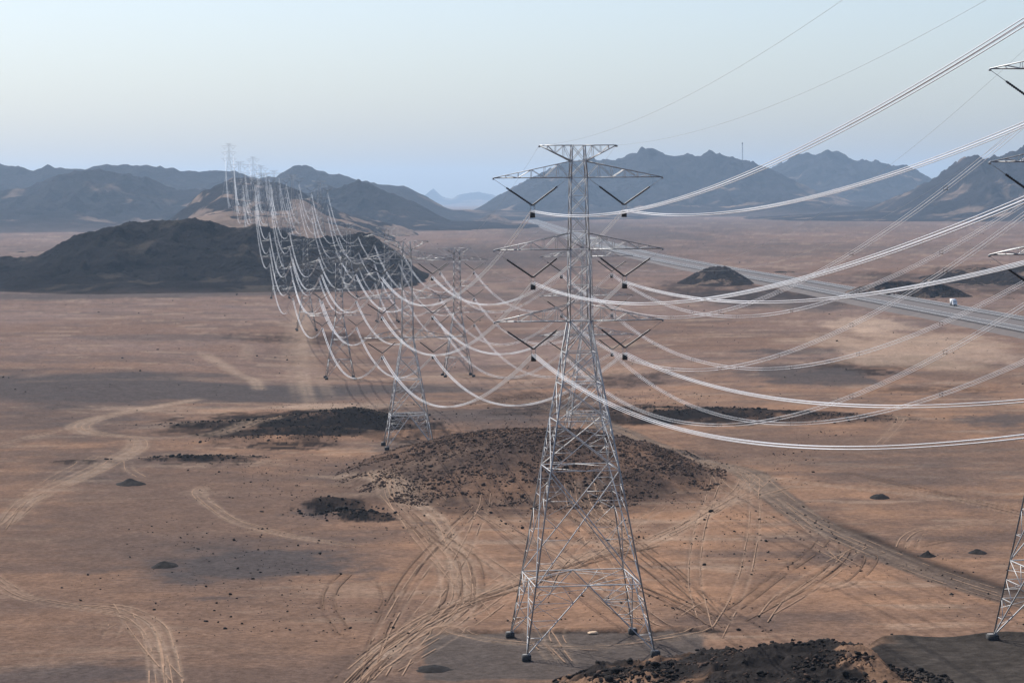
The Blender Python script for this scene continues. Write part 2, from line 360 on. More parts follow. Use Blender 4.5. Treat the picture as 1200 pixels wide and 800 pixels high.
def ground_colour(x, y, z):
    n1 = fbm(x / 90, y / 150, 5, 101); n2 = fbm(x / 14, y / 20, 5, 111, .6); n3 = fbm(x / 2.5, y / 2.5, 3, 121)
    streak = fbm(x / 260, y / 22, 4, 131, .6)                      # wind- and wash-laid bands across the plain
    mott = fbm(x / 28, y / 9, 5, 137, .65)
    t = np.clip(.25 + 1.6 * (n1 - .5) + 1.3 * (n2 - .5) + 1.0 * (streak - .5) + .7 * (mott - .5) + sst(400, 560, y) * .32, 0, 1)
    # purplish brown veneer further out, clean orange sand nearer
    col = SAND * (1 - t[..., None]) + BROWN * t[..., None]
    far = sst(600, 1100, y)[..., None]
    farc = np.array((.140, .100, .086)) * (1 + .5 * (n1 - .5))[..., None] + np.array((.07, .045, .025)) * (streak - .5)[..., None] * .7
    farc = farc * (1 + .45 * (mott - .5) + .5 * (n2 - .5) + .5 * (n1 - .5))[..., None]
    col = col * (1 - .7 * far) + farc * .7 * far
    gv = (sst(.53, .66, fbm(x / 45, y / 16, 5, 139, .62)) * .35 * sst(300, 430, y))[..., None]
    col = col * (1 - gv) + GREY * gv
    pv_ = (sst(.60, .72, fbm(x / 30, y / 8, 5, 149, .62)) * .4)[..., None]
    col = col * (1 - pv_) + PALE * .75 * pv_
    lft = (sst(10, -45, x) * sst(520, 380, y))[..., None] * .6
    col = col * (1 - lft) + BROWN * lft
    for (cx, cy, sx, sy, pc, st) in PCACHE:
        m = (np.abs(x - cx) < sx * 2) & (np.abs(y - cy) < sy * 2)
        if not m.any(): continue
        xx, yy = x[m], y[m]
        q = np.sqrt(((xx - cx) / sx) ** 2 + ((yy - cy) / sy) ** 2)
        q = q + 1.5 * (fbm(xx / (sx * .45) + cx, yy / (sy * .45), 5, 141, .62) - .5) + .4 * (n2[m] - .5)
        lo = .45 if pc is not DARK else .8
        a = (sst(1.12, lo, q) * st)
        if pc is DARK: a = a * (.45 + .55 * sst(.40, .50, fbm(xx / (sx * .12 + 1), yy / (sy * .2 + 1), 4, 151)))
        col[m] = col[m] * (1 - a[:, None]) + pc * a[:, None]
    # mound: dark desert varnish over its flanks, sand between
    q = ((x - 5) / 46) ** 2 + ((y - 548) / 76) ** 2
    a = sst(1.15, .6, q + 1.0 * (n2 - .5)) * .92
    a = a * (.55 + .45 * sst(.4, .55, n3 * .4 + n2 * .6))
    col = col * (1 - a[..., None]) + np.array((.052, .037, .031)) * a[..., None]
    # gravel pad under the near pylon
    x0, y0 = G(655, 757)
    u = (x - bx0 + 2.2) / 19.3; v = (y - by0 + 6) / 17
    q = np.maximum(np.abs(u), np.abs(v)) ** 1.0 + .34 * (n2 - .5) + .08 * (n3 - .5)
    a = sst(1.03, .97, q) * .93
    col = col * (1 - a[..., None]) + PADC * a[..., None]
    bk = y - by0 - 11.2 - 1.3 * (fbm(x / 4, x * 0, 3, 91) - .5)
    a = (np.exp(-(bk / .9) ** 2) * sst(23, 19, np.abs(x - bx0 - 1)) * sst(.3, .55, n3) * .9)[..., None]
    col = col * (1 - a) + DARK * a  # shade of the berm's near face, painted as dark soil along the rim
    # main graded road
    m = (np.abs(x - 40) < 130) & (y < 900) & (y > 200)
    d, s = seg_dist(x[m], y[m], MAINROAD)
    dd = d + 1.5 * (n2[m] - .5); a = sst(4.4, 3.0, dd)[:, None] * .85
    col[m] = col[m] * (1 - a) + np.array((.075, .059, .050)) * a
    a = (np.exp(-((d * s - 4.2) / 1.9) ** 2) * sst(490, 440, y[m]) * .75 * (.6 + .8 * (n2[m])))[:, None]
    col[m] = col[m] * (1 - a) + DARK * 1.4 * a  # bank shadow painted as a dark strip along one side of the road
    # spur: dark broken rock with sandy hollows; the levelled pad beside it
    up = sst(4, 9, z) * sst(330, 290, y)
    r = sst(.35, .50, fbm(x / 9, y / 9, 5, 161) + .16 * sst(10, 17, x) - .06 * sst(13, 3, x) - .22 * sst(27, 34, x))
    spc = np.array((.17, .104, .068)) * (1 - r[..., None]) + np.array((.024, .021, .020)) * r[..., None]
    padm = (sst(37, 44, x + 5 * (n2 - .5)) * sst(226, 236, y))[..., None]
    spc = spc * (1 - padm) + np.array((.050, .043, .038)) * (.8 + .4 * streak[..., None]) * padm
    spc = spc * (.7 + .6 * fbm(x / 1.2, y / 1.2, 3, 165))[..., None]
    col = col * (1 - up[..., None]) + spc * up[..., None]
    # wheel tracks
    for (P, gauge, wd, tone, wash, ww) in TR:
        lo = P.min(0) - 8 - ww; hi = P.max(0) + 8 + ww
        m = (x > lo[0]) & (x < hi[0]) & (y > lo[1]) & (y < hi[1]) & (z < 3)
        if not m.any(): continue
        xx, yy = x[m], y[m]
        d, s = seg_dist(xx, yy, P)
        w2 = np.maximum(wd * .8, yy * yy / 126000 * .26)
        brk = sst(.25, .5, fbm(xx / 9, yy / 9, 3, 171))
        rut = np.exp(-((d - gauge) / w2) ** 2) * (.5 + .5 * brk)
        a = np.clip(rut * .5 * abs(tone) + .36 * wash * np.clip(650 / yy, .35, 1) * np.exp(-(d / ww) ** 2) * (.3 + brk * .7), 0, .9)
        fl = max(4., .12 * np.hypot(*(P[-1] - P[0])))
        a = a * sst(0, fl, np.hypot(xx - P[0][0], yy - P[0][1])) * sst(0, fl, np.hypot(xx - P[-1][0], yy - P[-1][1]))
        base = col[m]
        tgt = (base * .35 + PALE * .75 * .65) if tone > 0 else base * .42  # negative tone: trough shade painted into the ground colour
        col[m] = base * (1 - a[:, None]) + tgt * a[:, None]
    return np.clip(col * (.86 + .28 * n3)[..., None], .012, .8)
def rut_depth(x, y):
    z = np.zeros(x.shape)
    for (P, gauge, wd, tone, wash, ww) in TR:
        m = (y < 520) & (x > P[:, 0].min() - 4) & (x < P[:, 0].max() + 4) & (y > P[:, 1].min() - 4) & (y < P[:, 1].max() + 4)
        if not m.any(): continue
        d, s = seg_dist(x[m], y[m], P)
        z[m] = np.minimum(z[m], -.13 * np.exp(-((d - gauge) / .4) ** 2)) + .05 * np.exp(-((d - gauge - .7) / .35) ** 2)
    return z
def ruts():
    r_ = random.Random(5)
    for sign, name, mt in ((1, 'pale_wheel_ruts', M_rutl), (-1, 'wheel_rut_shade_strips', M_rutd)):  # the dark strips paint the shade inside the rut troughs
        V = []; Fc = []; b = 0
        for (P, gauge, wd, tone, wash, ww) in TR:
            if tone * sign < 0 and sign < 0: continue
            if sign > 0 and tone < 0: continue
            if P[:, 1].mean() > 900: continue
            d = np.concatenate([[0], np.cumsum(np.hypot(*np.diff(P, axis=0).T))])
            n = int(d[-1] / 1.6) + 2; q = np.linspace(0, d[-1], n)
            c = np.stack([np.interp(q, d, P[:, 0]), np.interp(q, d, P[:, 1])], 1)
            for _ in range(2): c[1:-1] = (c[:-2] + 2 * c[1:-1] + c[2:]) / 4
            T_ = np.gradient(c, axis=0); T_ /= np.linalg.norm(T_, axis=1)[:, None] + 1e-9; N_ = np.stack([T_[:, 1], -T_[:, 0]], 1)
            for side in (-1, 1):
                sd = r_.random() * 90
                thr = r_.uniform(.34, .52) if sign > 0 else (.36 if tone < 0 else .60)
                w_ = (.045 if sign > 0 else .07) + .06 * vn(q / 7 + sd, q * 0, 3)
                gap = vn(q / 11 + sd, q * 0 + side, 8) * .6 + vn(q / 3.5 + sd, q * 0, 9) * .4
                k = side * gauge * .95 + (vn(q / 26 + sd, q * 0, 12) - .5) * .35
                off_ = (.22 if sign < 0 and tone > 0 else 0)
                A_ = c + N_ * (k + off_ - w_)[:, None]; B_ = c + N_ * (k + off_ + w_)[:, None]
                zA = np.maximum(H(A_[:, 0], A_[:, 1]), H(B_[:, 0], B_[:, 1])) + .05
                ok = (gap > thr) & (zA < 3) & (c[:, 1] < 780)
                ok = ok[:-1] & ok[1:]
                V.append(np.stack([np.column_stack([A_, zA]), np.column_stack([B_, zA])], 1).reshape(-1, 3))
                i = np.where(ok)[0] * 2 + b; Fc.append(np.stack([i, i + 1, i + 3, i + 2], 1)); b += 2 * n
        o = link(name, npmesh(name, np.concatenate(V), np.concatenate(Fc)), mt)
        tag(o, 'narrow ' + ('pale' if sign > 0 else 'shade-painted dark') + ' wheel ruts pressed into the sand of the plain', kind='structure')
def add_tint(me, col):
    a = me.attributes.new('tint', 'FLOAT_COLOR', 'POINT')
    c = np.ones((len(col), 4), np.float32); c[:, :3] = col
    a.data.foreach_set('color', c.ravel())

# ------------------------------------------------------------------ the ground sheet
ys = [-60.]
while ys[-1] < 33500:
    D = ys[-1]
    if D < 185: st = 6.0
    elif D < 300: st = .42
    else: st = max(.42, D * D / 118000)
    ys.append(D + min(st, 900))
Yr = np.array(ys)
uc = np.concatenate([[-1.6, -1.0, -.7, -.5, -.4, -.32, -.27], np.linspace(-.232, .232, 1050), [.27, .32, .4, .5, .7, 1.0, 1.6]])
XX = uc[None, :] * np.maximum(Yr, 120)[:, None]; XX = np.clip(XX, -8800, 8800) + np.where(np.abs(XX) > 8800, np.arange(len(uc))[None] * .01, 0)
YY = np.broadcast_to(Yr[:, None], XX.shape).copy()
ZZ = H(XX, YY)
xf, yf, zf = XX.ravel(), YY.ravel(), ZZ.ravel()
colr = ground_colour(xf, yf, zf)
zf = zf + rut_depth(xf, yf)
me = npmesh('ground', np.stack([xf, yf, zf], 1), gridfaces(len(Yr), len(uc)), True)
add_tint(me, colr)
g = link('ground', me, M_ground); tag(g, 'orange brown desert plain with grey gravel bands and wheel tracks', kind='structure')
print('ground verts', len(xf))
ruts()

# ------------------------------------------------------------------ mountains
def mountain(name, label, sil, Dc, Db, Dback, seed, rock, sandc=None, rel=.45, cell=None, sand_amt=.0, drop=0, p=.85, nr=150, nc=420, base_z=-3):
    """sil: silhouette (px,py) at crest distance Dc; front foot at Db; back foot at Dback"""
    P = np.array([AT(a, b, Dc) for a, b in sil]); xs, zs = P[:, 0], P[:, 1]
    wx = xs[-1] - xs[0]; cell = cell or (Dc - Db) * .38
    ex = (Dc - Db) * .5
    x = np.linspace(xs[0] - ex, xs[-1] + ex, nc)
    ty = np.concatenate([np.linspace(0, 1, nr) , 1 + np.linspace(0, 1, 40)[1:] ])
    X, T = np.meshgrid(x, ty)
    wob = (fbm(X / (cell * 2), T * 0 + seed, 3, seed) - .5) * (Dc - Db) * .7
    fr = np.clip(T, 0, 1); bk = np.clip(T - 1, 0, 1)
    Y = (Db + wob) * (1 - fr) + Dc * fr + bk * (Dback - Dc)
    warp = (fbm(X / cell, Y / cell, 4, seed + 5) - .5) * cell * .5 * (1 - fr) 
    base = np.interp(X + warp, xs, zs, left=zs[0] - 0, right=zs[-1])
    edge = sst(xs[0] - ex, xs[0], X) * sst(xs[-1] + ex, xs[-1], X)
    base = (base - base_z) * edge
    prof = np.where(T <= 1, fr ** p * (.45 + .55 * sst(0, .2, fr)), 1 - bk ** 1.3)
    r = ridged((X + warp) / cell, Y / cell, 7, seed + 11, .62) ; r2 = fbm(X / (cell * .22), Y / (cell * .22), 5, seed + 31, .6)
    k = np.sin(np.clip(fr, 0, 1) * math.pi) ** .8
    hgt = base * prof * (1 - rel * 1.2 * k * (1 - r) * 1.3 + rel * .45 * k * (r2 - .5) * 2)
    crag = ridged(X / (cell * .16), Y / (cell * .16), 4, seed + 71, .6)
    hgt = hgt + base * (.07 * (r2 - .5) + .085 * (crag - .45)) * fr * 1.6
    Z = base_z + hgt
    dz = np.gradient(Z, axis=0) / np.maximum(np.abs(np.gradient(Y, axis=0)), 1); 
    hrel = (Z - base_z) / max(zs.max() - base_z, 1)
    a = sst(.44, .60, fbm(X / (cell * .35), Y / (cell * .35), 5, seed + 51, .62) + sand_amt + .10 * (.4 - hrel) - .10 * r - .05)
    sc = np.array(sandc if sandc is not None else (.18, .13, .10))
    col = np.array(rock)[None, None] * (.75 + .5 * r2)[..., None] * (1 - a[..., None]) + sc * a[..., None]
    fan = (sst(.17, .02, fr + .22 * (fbm(X / (cell * .5), Y / (cell * .5), 4, seed + 91) - .5)) * .75)[..., None]
    col = col * (1 - fan) + np.array((.105, .080, .070)) * fan
    me = npmesh(name, np.stack([X.ravel(), Y.ravel(), Z.ravel()], 1), gridfaces(len(ty), len(x)), True)
    add_tint(me, col.reshape(-1, 3))
    o = link(name, me, M_mount); tag(o, label, kind='structure')
    def look(xq, yq):
        # nearest surface height by scanning the column
        j = int(np.clip(round((xq - x[0]) / (x[1] - x[0])), 0, len(x) - 1))
        yy = Y[:, j]; return float(np.interp(yq, yy, Z[:, j]))
    return look
ROCK = (.030, .028, .031); ROCKW = (.085, .064, .054)
m_dark = mountain('dark_hill', 'low black rock hill on the left in front of the blue ranges',
    [(-160, 318), (-60, 306), (0, 301), (20, 302), (45, 301), (60, 291), (85, 278), (110, 269), (145, 257), (152, 257), (162, 261), (180, 258), (215, 255), (240, 258), (265, 266), (290, 264), (310, 264), (330, 272), (350, 277), (390, 278), (420, 275), (435, 276), (455, 287), (470, 300), (490, 318), (512, 334), (530, 346)],
    1935, 1625, 2150, 3, (.024, .022, .023), (.06, .05, .042), rel=.42, cell=120, sand_amt=-.09, nr=200, nc=600)
mountain('far_peaks', 'pale blue distant peaks in the gap between the ranges',
    [(470, 240), (490, 236), (500, 226), (507, 221), (515, 229), (522, 232), (530, 233), (538, 228), (550, 226), (562, 225), (575, 228), (590, 232), (620, 238)],
    26000, 23500, 30000, 5, ROCK, rel=.4, cell=900, nr=60, nc=200)
mountain('left_range', 'long blue mountain range behind the pylons on the left skyline',
    [(-200, 196), (-80, 188), (0, 192), (15, 195), (30, 198), (60, 193), (75, 196), (100, 194), (125, 191), (140, 196), (170, 194), (195, 195), (215, 198), (240, 198), (262, 199), (275, 201), (300, 208), (320, 207), (335, 200), (345, 195), (352, 194), (360, 195), (380, 200), (400, 206), (420, 212), (440, 213), (455, 214), (470, 217), (485, 223), (495, 228), (505, 234), (520, 243), (530, 246)],
    7600, 6000, 9500, 11, ROCK, rel=.45, nr=130, nc=500, sand_amt=-.1)
mountain('left_shoulder', 'darker blue mountain shoulder below the left skyline range',
    [(-220, 215), (-60, 205), (0, 226), (30, 222), (60, 212), (75, 204), (95, 200), (115, 198), (150, 203), (180, 212), (205, 222), (215, 224), (235, 222), (250, 226), (262, 236), (280, 252)],
    6000, 5000, 7200, 17, ROCK, rel=.45, nr=130, nc=400, sand_amt=-.08)
mountain('saddle_hill', 'dark blue rock hill right of the sandy saddle',
    [(335, 246), (345, 232), (352, 229), (360, 225), (375, 220), (386, 217), (392, 219), (400, 219), (412, 214), (420, 211), (430, 214), (440, 218), (460, 226), (480, 235), (500, 245), (515, 253), (528, 259)],
    5500, 4850, 6300, 23, ROCK, rel=.45, nr=120, nc=300, sand_amt=-.12)
# sandy saddle that carries the pylons up to the ridge
def saddle():
    x = np.linspace(-900, 60, 400); y = np.concatenate([np.linspace(1980, 4300, 320), np.linspace(4320, 5400, 40)])
    X, Y = np.meshgrid(x, y)
    u = X / Y * F + 600
    prof = np.interp(Y, [1980, 2150, 2400, 2950, 3200, 3700, 4000, 4180, 4300, 5400], [0, 8, 24, 40, 45, 60, 82, 92, 93, 0])
    rid = np.interp(u + 30 * (fbm(X / 90, Y / 90, 4, 305) - .5), [130, 195, 240, 272, 300, 330, 350, 372, 400, 430, 500], [-.15, .25, .85, 1.04, 1.0, 1.0, .92, .72, .50, .33, -.2])
    n = ridged(X / 260, Y / 260, 5, 301); n2 = fbm(X / 60, Y / 60, 5, 311, .6)
    Z = -5 * sst(2500, 2000, Y) - 3 + prof * rid * (.92 + .16 * n) + ((n2 - .5) * 12 + (fbm(X / 150, Y / 150, 4, 317) - .5) * 34) * sst(5, 40, prof) + 2 * (fbm(X / 15, Y / 15, 3, 321) - .5)
    a = sst(.49, .56, fbm(X / 60, Y / 120, 5, 331, .65) + .24 * sst(3150, 3700, Y) - .07 - .14 * sst(335, 365, u))
    col = np.array((.22, .160, .125)) * (.8 + .4 * n2)[..., None] * (1 - a[..., None]) + np.array(ROCK) * a[..., None]
    me = npmesh('sandy_saddle', np.stack([X.ravel(), Y.ravel(), Z.ravel()], 1), gridfaces(len(y), len(x)), True)
    add_tint(me, col.reshape(-1, 3)); o = link('sandy_saddle', me, M_mount); tag(o, 'pale sandy slope rising to the ridge under the far pylons', kind='structure')
    def look(xq, yq):
        j = int(np.clip(round((xq - x[0]) / (x[1] - x[0])), 0, len(x) - 1)); return float(np.interp(yq, y, Z[:, j]))
    return look
m_saddle = saddle()
m_mid = mountain('centre_range', 'large blue mountain behind the nearest full pylon with a mast on its crest',
    [(545, 250), (560, 244), (575, 235), (590, 226), (600, 220), (612, 213), (625, 206), (640, 198), (655, 192), (668, 187), (682, 186), (700, 188), (712, 187), (722, 185), (735, 181), (748, 176), (760, 174), (772, 175), (785, 179), (800, 182), (815, 184), (826, 181), (836, 178), (846, 181), (858, 184), (870, 188), (885, 191), (900, 195), (912, 200), (925, 207), (935, 213), (950, 220), (970, 226), (985, 231), (1000, 236)],
    9000, 7600, 11000, 41, ROCK, (.18, .13, .10), rel=.45, nr=160, nc=520, sand_amt=-.05)
mountain('right_range', 'rounded blue mountain between the centre range and the right slope',
    [(880, 214), (900, 200), (915, 190), (930, 185), (945, 180), (960, 178), (975, 178), (990, 181), (1005, 186), (1025, 189), (1045, 193), (1065, 196), (1080, 203), (1095, 210), (1115, 218), (1140, 226)],
    10800, 9500, 13000, 53, ROCK, rel=.4, nr=110, nc=300, sand_amt=-.1)
mountain('right_slope', 'steep blue mountain slope at the right edge of the plain',
    [(1045, 247), (1062, 238), (1075, 228), (1090, 219), (1105, 211), (1118, 202), (1130, 191), (1138, 184), (1145, 181), (1152, 183), (1162, 185), (1175, 182), (1190, 175), (1200, 172), (1260, 150), (1330, 160), (1420, 200)],
    6600, 5650, 8000, 61, ROCK, rel=.4, nr=150, nc=400, sand_amt=-.1)
# low outcrops standing on the plain
mountain('outcrop', 'dark conical outcrop beside the highway', [(792, 334), (805, 326), (815, 320), (828, 314), (838, 312), (848, 312), (858, 315), (870, 322), (885, 332), (890, 335)],
    1760, 1690, 1850, 71, (.035, .029, .028), rel=.3, cell=30, nr=70, nc=150)
mountain('outcrop', 'small dark outcrop far off by the start of the highway', [(552, 262), (562, 257), (572, 252), (582, 252), (592, 256), (604, 262)],
    6300, 6050, 6600, 73, (.07, .055, .05), rel=.3, cell=90, nr=50, nc=120)
mountain('outcrop', 'long jagged rock outcrop beyond the highway truck', [(1020, 334), (1040, 329), (1060, 330), (1075, 331), (1088, 328), (1105, 333), (1122, 338), (1135, 345), (1150, 352)],
    1500, 1445, 1590, 79, (.05, .04, .036), rel=.75, cell=22, nr=80, nc=220)
mountain('outcrop', 'low dark hill at the right edge beyond the highway', [(1085, 331), (1105, 321), (1125, 316), (1145, 314), (1165, 315), (1185, 311), (1200, 308), (1230, 306), (1280, 312)],
    1760, 1640, 1900, 83, (.034, .029, .028), rel=.4, cell=40, nr=70, nc=200)
mountain('outcrop', 'low dark rise just behind the conical outcrop', [(880, 327), (900, 321), (915, 318), (930, 318), (945, 322), (960, 328)],
    2000, 1930, 2100, 89, (.045, .036, .032), rel=.3, cell=40, nr=50, nc=140)

# ------------------------------------------------------------------ highway
def ribbon(name, P, off, half, zlift, mat_, label=None, kind='structure', parent=None, skirt=0):
    T = np.gradient(P, axis=0); T /= np.linalg.norm(T, axis=1)[:, None]; N_ = np.stack([T[:, 1], -T[:, 0]], 1)
    L = P + N_ * (off - half); R = P + N_ * (off + half)
    zc = 2.2 + zlift
    rows = [np.column_stack([L, np.full(len(P), zc)]), np.column_stack([R, np.full(len(P), zc)])]
    if skirt:
        rows = [np.column_stack([P + N_ * (off - half - skirt), np.full(len(P), -2.)])] + rows + [np.column_stack([P + N_ * (off + half + skirt), np.full(len(P), -2.)])]
    V = np.stack(rows, 1).reshape(-1, 3); n = len(rows)
    i = np.arange(len(P) - 1)[:, None] * n + np.arange(n - 1)[None]; i = i.ravel()
    o = link(name, npmesh(name, V, np.stack([i, i + 1, i + n + 1, i + n], 1)), mat_, parent)
    if parent is None: tag(o, label, kind=kind)
    return o
HP = []
for p in [(1330, 403), (1200, 378.5), (1100, 360.5), (1020, 346), (950, 333), (870, 319.5), (800, 307), (745, 296), (700, 284), (665, 272), (636, 262), (612, 254), (590, 249), (572, 246), (560, 244.4)]:
    HP.append(G(p[0], p[1], 2.2))
HP = np.array(HP)
tt = np.linspace(0, len(HP) - 1, 120); HPs = np.column_stack([np.interp(tt, np.arange(len(HP)), HP[:, i]) for i in (0, 1)])
for _ in range(6): HPs[1:-1] = (HPs[:-2] + HPs[1:-1] * 2 + HPs[2:]) / 4
ribbon('embankment', HPs, 0, 19, -.35, M_verge, 'grey gravel embankment carrying the highway', skirt=8)
for s in (-1, 1):
    lab = 'near' if s == 1 else 'far'
    ribbon('road', HPs, s * 13, 4.8, 0, M_asphalt, lab + ' carriageway of the divided desert highway')
    for o_ in (-4.3, 4.3): ribbon('road_marking', HPs, s * 13 + o_, .12, .004, M_white, 'white edge line on the ' + lab + ' carriageway')
    ribbon('guard_strip', HPs, s * 13 - 6.4, .35, .3, M_cap, 'pale concrete edge strip along the ' + lab + ' carriageway')
# ------------------------------------------------------------------ truck on the highway
def truck():
    x, y = G(1071, 359.5, 2.2)
    j = int(np.argmin(np.hypot(HPs[:, 0] - x, HPs[:, 1] - y))); a = HPs[j + 1] - HPs[j - 1]
    T_ = a / np.linalg.norm(a); N_ = np.array([T_[1], -T_[0]]); c = HPs[j] + N_ * 13 + 0
    # keep it at the picture place along the road
    t = empty('truck', (c[0], c[1], 2.205), math.atan2(T_[1], T_[0]))
    tag(t, 'small white box truck driving on the highway at the right', 'truck')
    mw = mat('truck_white_paint', (.75, .75, .74), .35); mt = mat('truck_tyre', (.02, .02, .02), .9); mg = mat('truck_glass', (.02, .03, .04), .1)
    mb = mat('truck_cargo_panel', (.7, .7, .7), .5, 0, [(1, .9, 1.05)])
    import bmesh
    def bb(name, bs, mm, par):
        V, Fc = boxes(bs); o = link(name, npmesh(name, V, Fc), mm, par)
        return o
    bb('cargo_box', [(1.2, 0, 2.35, 4.6, 2.4, 2.6)], mb, t)
    bb('chassis', [(.0, 0, .8, 7.2, 1.0, .3)], mt, t)
    V = np.array([(-1.3, -1.15, .7), (-1.3, 1.15, .7), (-3.4, 1.15, .7), (-3.4, -1.15, .7), (-1.3, -1.1, 2.9), (-1.3, 1.1, 2.9), (-2.7, 1.05, 2.9), (-2.7, -1.05, 2.9), (-3.4, -1.15, 1.8), (-3.4, 1.15, 1.8)])
    Fq = [[0, 1, 2, 3], [4, 7, 6, 5], [0, 4, 5, 1], [8, 9, 6, 7], [3, 2, 9, 8], [0, 3, 8, 7], [0, 7, 4, 4], [1, 6, 9, 2], [1, 5, 6, 6]]
    me = bpy.data.meshes.new('cab'); me.from_pydata([tuple(v) for v in V], [], [tuple(dict.fromkeys(f)) for f in Fq]); me.update()
    cab = link('cab', me, mw, t)
    bb('windscreen', [(-3.08, 0, 2.32, .08, 1.9, .75)], mg, cab)
    for wx in (-2.5, 1.0, 2.5):
        for s in (-1, 1):
            bm = bmesh.new(); bmesh.ops.create_cone(bm, cap_ends=True, segments=14, radius1=.5, radius2=.5, depth=.3, matrix=Matrix.Translation((wx, s * 1.02, .5)) @ Matrix.Rotation(math.pi / 2, 4, 'X'))
            m_ = bpy.data.meshes.new('wheel'); bm.to_mesh(m_); bm.free(); link('wheel', m_, mt, t)
truck()

# ------------------------------------------------------------------ pylons
SPC = 9.74; ARM = 11.6; VX = 6.3; VZ = 4.5
_ub = None
def unit_beam():
    global _ub
    if _ub is None:
        _ub = npmesh('brace', *beams([((0, 0, 0), (0, 0, 1), 1.0)])); _ub.materials.append(M_brace)
    return _ub
def lerp(a, b, t): return tuple(a[i] + (b[i] - a[i]) * t for i in range(3))
def pylon(pos, ext, label, detail=0, base_z=None):
    """pos = x, y, z of the base; ext = height of the lowest conductors above the base"""
    st = M_steel if detail else M_steel_far
    k = {2: 1.0, 1: 1.0, 0: 1.0}[detail]
    t = empty('transmission_pylon', pos, RZ)
    tag(t, label, 'pylon', 'steel lattice pylons of the two parallel power lines')
    zL = ext + VZ; zM = zL + SPC; zU = zM + SPC; zUc = zU + 2.2; zT = zU + 4.35
    def hw(z):
        if z <= zL: return 1.4 + (zL - z) * .164
        return float(np.interp(z, [zL, zM, zU, zT], [1.4, 1.28, 1.1, .85]))
    cor = [(-1, -1), (1, -1), (1, 1), (-1, 1)]
    def pt(i, z): h = hw(z); return (cor[i][0] * h, cor[i][1] * h, z)
    for i in range(4):
        zs = [.5, zL, zM, zU, zT]
        beam_obj('leg', [(pt(i, a), pt(i, b), .23 if a < zL else .17) for a, b in zip(zs[:-1], zs[1:])], st, t)
        h = hw(0)
        V, Fc = boxes([(cor[i][0] * h, cor[i][1] * h, .25, 1.15, 1.15, .9)]); ft = link('footing', npmesh('footing', V, Fc), M_conc, t)
        V, Fc = boxes([(cor[i][0] * h, cor[i][1] * h, .745, .9, .9, .09)]); link('footing_cap', npmesh('footing_cap', V, Fc), M_cap, ft)
    main = []; red = []
    fr = [0, .213, .552, .70, .81, .905, 1.0] if ext > 30 else ([0, .3, .62, .82, 1.0] if ext > 18 else [0, .45, .78, 1.0])
    lv = [f * zL for f in fr]
    up = list(np.linspace(zL, zM, 5)[1:]) + list(np.linspace(zM, zU, 5)[1:]) + [zUc, zT]
    for n, (a, b) in enumerate(zip(lv[:-1], lv[1:])):
        for i in range(4):
            j = (i + 1) % 4
            A, B_, Cc, D_ = pt(i, max(a, .6)), pt(j, max(a, .6)), pt(i, b), pt(j, b)
            main.append((Cc, D_, .15))
            if n == 0:
                mid = lerp(Cc, D_, .5); main += [(A, mid, .17), (B_, mid, .17)]
                for (foot, top) in ((A, Cc), (B_, D_)):
                    if detail:
                        for f in (.12, .37, .62, .87): red.append((lerp(foot, top, f), lerp(foot, mid, min(f + .1, .95)), .06))
                    pts = [lerp(foot, mid, f) for f in (.25, .5, .75)]; lg = [lerp(foot, top, f) for f in (.25, .5, .75)]
                    for q in range(3): red.append((lg[q], pts[q], .09))
                    red += [(lg[1], pts[0], .08), (lg[2], pts[1], .08), (top, pts[2], .09), (lerp(top, mid, .5), pts[2], .08)]
            else:
                main += [(A, D_, .15), (B_, Cc, .15)]
                if b - a > 5:
                    cx_ = lerp(A, D_, .5); wA = hw(a); wB = hw(b); cr = wA / (wA + wB); X_ = lerp(A, D_, cr)
                    for (low, hi_, opp) in ((A, Cc, D_), (B_, D_, Cc)):
                        dl = [lerp(low, X_, f) for f in (.33, .66)]; ll = [lerp(low, hi_, f * cr) for f in (.33, .66)]
                        du = [lerp(hi_, X_, f) for f in (.33, .66)]; lu = [lerp(hi_, low, f * (1 - cr)) for f in (.33, .66)]
                        jn = lerp(low, hi_, cr)
                        red += [(dl[0], ll[0], .08), (dl[1], ll[1], .08), (dl[0], ll[1], .07), (dl[1], jn, .07), (du[0], lu[0], .08), (du[1], lu[1], .08), (du[0], lu[1], .07), (du[1], jn, .07)]
                elif detail:
                    for (low, hi_, X0, X1) in ((A, Cc, D_, B_), (B_, D_, Cc, A)):
                        ml = lerp(low, hi_, .5); red += [(ml, lerp(low, X0, .25), .06), (ml, lerp(hi_, X1, .25), .06)]
        if n in (0, 1):
            red += [(lerp(pt(0, b), pt(1, b), .5), lerp(pt(1, b), pt(2, b), .5), .1), (lerp(pt(1, b), pt(2, b), .5), lerp(pt(2, b), pt(3, b), .5), .1),
                    (lerp(pt(2, b), pt(3, b), .5), lerp(pt(3, b), pt(0, b), .5), .1), (lerp(pt(3, b), pt(0, b), .5), lerp(pt(0, b), pt(1, b), .5), .1)]
    prev = zL
    for b in up:
        for i in range(4):
            j = (i + 1) % 4
            main += [(pt(i, prev), pt(j, b), .10), (pt(j, prev), pt(i, b), .10), (pt(i, b), pt(j, b), .09)]
        prev = b
    if detail == 2:
        zax = Vector((0, 0, 1))
        for (p, q, wd) in main[:299]:
            p, q = Vector(p), Vector(q); d = q - p
            o = bpy.data.objects.new('brace', unit_beam()); C.objects.link(o); o.parent = t
            o.matrix_local = Matrix.Translation(p) @ d.to_track_quat('Z', 'Y').to_matrix().to_4x4() @ Matrix.Rotation(rng.random() * 1.57, 4, 'Z') @ Matrix.Diagonal((wd, wd, d.length, 1))
        if len(main) > 299: red += main[299:]
        tag(beam_obj('secondary_bracing', red, M_brace, t), kind='stuff')
    else:
        tag(beam_obj('bracing', main + red, st, t), kind='stuff')
